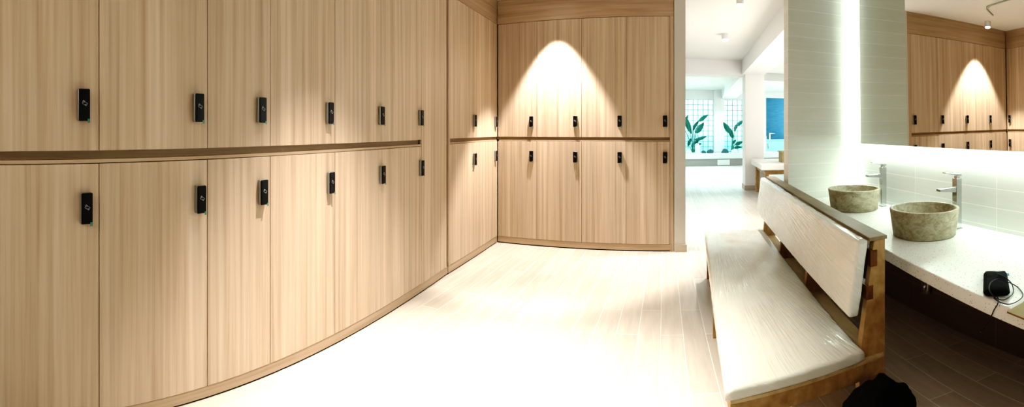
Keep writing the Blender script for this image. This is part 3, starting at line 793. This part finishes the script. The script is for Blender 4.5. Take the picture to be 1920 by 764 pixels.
for k, (px, s, mat, lb) in enumerate(((1319, .10, 'rock', 'dark rock in the planter beside the white vase'), (1332, .15, 'rock', 'larger dark rock in the planter against the pillar'), (1359, .16, 'rock', 'dark rock in the planter past the pillar'), (1377, .14, 'pale_rock', 'pale rock at the foot of the plant near the column'), (1390, .13, 'pale_rock', 'second pale rock beside the lobby column'), (1291, .14, 'pale_rock', 'pale rock in the planter beside the lockers'))):
    p = far_pt(px, 285, YW - .74 - .05 * (k % 2))
    bm = bmesh.new(); bmesh.ops.create_icosphere(bm, subdivisions=3, radius=s)
    for v in bm.verts: v.co *= 1 + .35 * noise.noise(v.co * 6 + Vector((k, 0, 0))); v.co.z = max(v.co.z, -.3 * s) * .9
    o = obj('rock', bm, mat, loc=(p.x, p.y, .53 + .27 * s)); tag(o, lb, 'rock', 'rocks in the planter')
fc = empty('far_counter', (7.05, 20.0, 0)); tag(fc, 'pale cyan counter in front of the blue wall', 'counter')
obj('cabinet', bx(0, 1.9, 0, .6, .1, .98), 'cyan_cab', fc, bevel=.005); obj('worktop', bx(-.03, 1.93, -.03, .62, .981, 1.03), 'cyan_cab', fc)
obj('kick_base', bx(.03, 1.87, .05, .58, 0, .1), 'stoneface', fc)
obj('door_handle', bx(.18, .22, -.03, -.001, .6, .85), 'chrome', fc)
ft = empty('tap', (7.42, 20.3, 1.03)); tag(ft, 'small chrome tap on the far cyan counter', 'tap')
bm = bmesh.new(); box(bm, -.03, .03, -.03, .03, 0, .28); obj('column', bm, 'chrome', ft); obj('spout', bx(-.03, .28, -.025, .025, .281, .31), 'chrome', ft)
fs = empty('soap_dispenser', (7.22, 20.3, 1.03)); tag(fs, 'small chrome dispenser beside the far tap', 'dispenser')
bm = bmesh.new(); lathe(bm, [(0, 0), (.045, 0), (.045, .17), (.015, .18), (.015, .24), (0, .24)], 16); obj('body', bm, 'chrome', fs)

# ------------------------------------------------------------------ lights
def spot(loc, tgt, energy, size, blend, col, rad=.03):
    l = bpy.data.lights.new('spot', 'SPOT'); l.energy = energy; l.spot_size = math.radians(size); l.spot_blend = blend; l.color = col; l.shadow_soft_size = rad
    o = bpy.data.objects.new('spot_lamp', l); COL.objects.link(o); o.location = loc
    o.rotation_euler = (Vector(tgt) - Vector(loc)).to_track_quat('-Z', 'Y').to_euler(); return o
def area(loc, rot, sx, sy, energy, col, spread=180):
    l = bpy.data.lights.new('area', 'AREA'); l.shape = 'RECTANGLE'; l.size = sx; l.size_y = sy; l.energy = energy; l.color = col; l.spread = math.radians(spread)
    o = bpy.data.objects.new('area_lamp', l); COL.objects.link(o); o.location = loc; o.rotation_euler = rot; return o
W1 = (1, .95, .88)
spot((-.87, 5.02, CZ - .155), (-.87, 5.02, 0), 480, 66, .35, W1)
spot((-.95, 1.9, CZ - .155), (-.75, 1.95, 0), 800, 72, 1.0, W1)
area((-.6, -1.6, 2.5), (math.radians(60), 0, math.radians(10)), 2.4, 1.2, 26, (1, .88, .74))  # unseen fill lamp added behind the camera to lift the room
# lobby: unseen fill lamps added behind the partition, daylight at the windows
area((4.4, 6.0, .9), (math.radians(180), math.radians(-12), 0), 2.2, 2.2, 85, (1, .98, .95))
area((5.6, 8.6, 1.6), (0, math.radians(75), 0), 2.0, 3.0, 35, (1, .99, .97))
area((7.6, 12.5, .9), (math.radians(180), math.radians(-8), 0), 2.5, 3.5, 75, (.9, .98, 1))
area((9.0, 16.0, 1.6), (0, math.radians(80), 0), 2.2, 3.0, 70, (.85, .97, 1))
area((9.6, 19.6, 2.2), (0, math.radians(70), 0), 2.0, 1.6, 90, (.75, .95, 1))
area((3.9, YW - 1.0, 2.75), (math.radians(-25), 0, 0), 4.2, .5, 60, (.55, .93, 1))
spot((1.515, 5.27, CZ - .17), (1.515, 5.27, 0), 220, 80, .5, (1, .97, .93))
spot((2.92, 15.6, CZ - .085), (2.92, 15.2, 0), 420, 95, .6, (.72, .96, 1))
spot((2.66, 13.2, CZ - .085), (2.66, 13.0, 0), 380, 95, .6, (.80, .98, 1))
spot((1.87, 7.5, CZ - .17), (1.87, 7.5, 0), 160, 80, .5, (1, .98, .95))
lm = area((mir_x(1.3) + .012, 1.3, 1.368), (0, math.radians(12), -math.atan2(S, 1)), .02, 4.2, 15, (.84, 1, .90))
w = bpy.data.worlds.new('world'); w.use_nodes = True; w.node_tree.nodes['Background'].inputs[0].default_value = (.9, .95, 1, 1); w.node_tree.nodes['Background'].inputs[1].default_value = .3
sc.world = w

# ------------------------------------------------------------------ camera: the photo is a swept panorama
cd = bpy.data.cameras.new('camera'); cam = bpy.data.objects.new('camera', cd); COL.objects.link(cam)
cam.location = (0, 0, EYE); cam.rotation_euler = (PI / 2, 0, 0)
cd.type = 'PANO'; cd.panorama_type = 'EQUIRECTANGULAR'
cd.longitude_min = bearing(0); cd.longitude_max = bearing(1920)
cd.latitude_min = (244 - 764) / 815; cd.latitude_max = 244 / 815
cd.clip_start = .01; cd.clip_end = 100
sc.camera = cam
sc.view_settings.view_transform = 'Standard'; sc.view_settings.look = 'None'; sc.view_settings.exposure = .40
sc.view_settings.use_curve_mapping = True
cm = sc.view_settings.curve_mapping.curves[3]
for p in ((.03, .009), (.09, .066), (.22, .22)): cm.points.new(*p)
sc.view_settings.curve_mapping.update()
sc.cycles.diffuse_bounces = 3; sc.cycles.caustics_reflective = False; sc.cycles.use_denoising = True
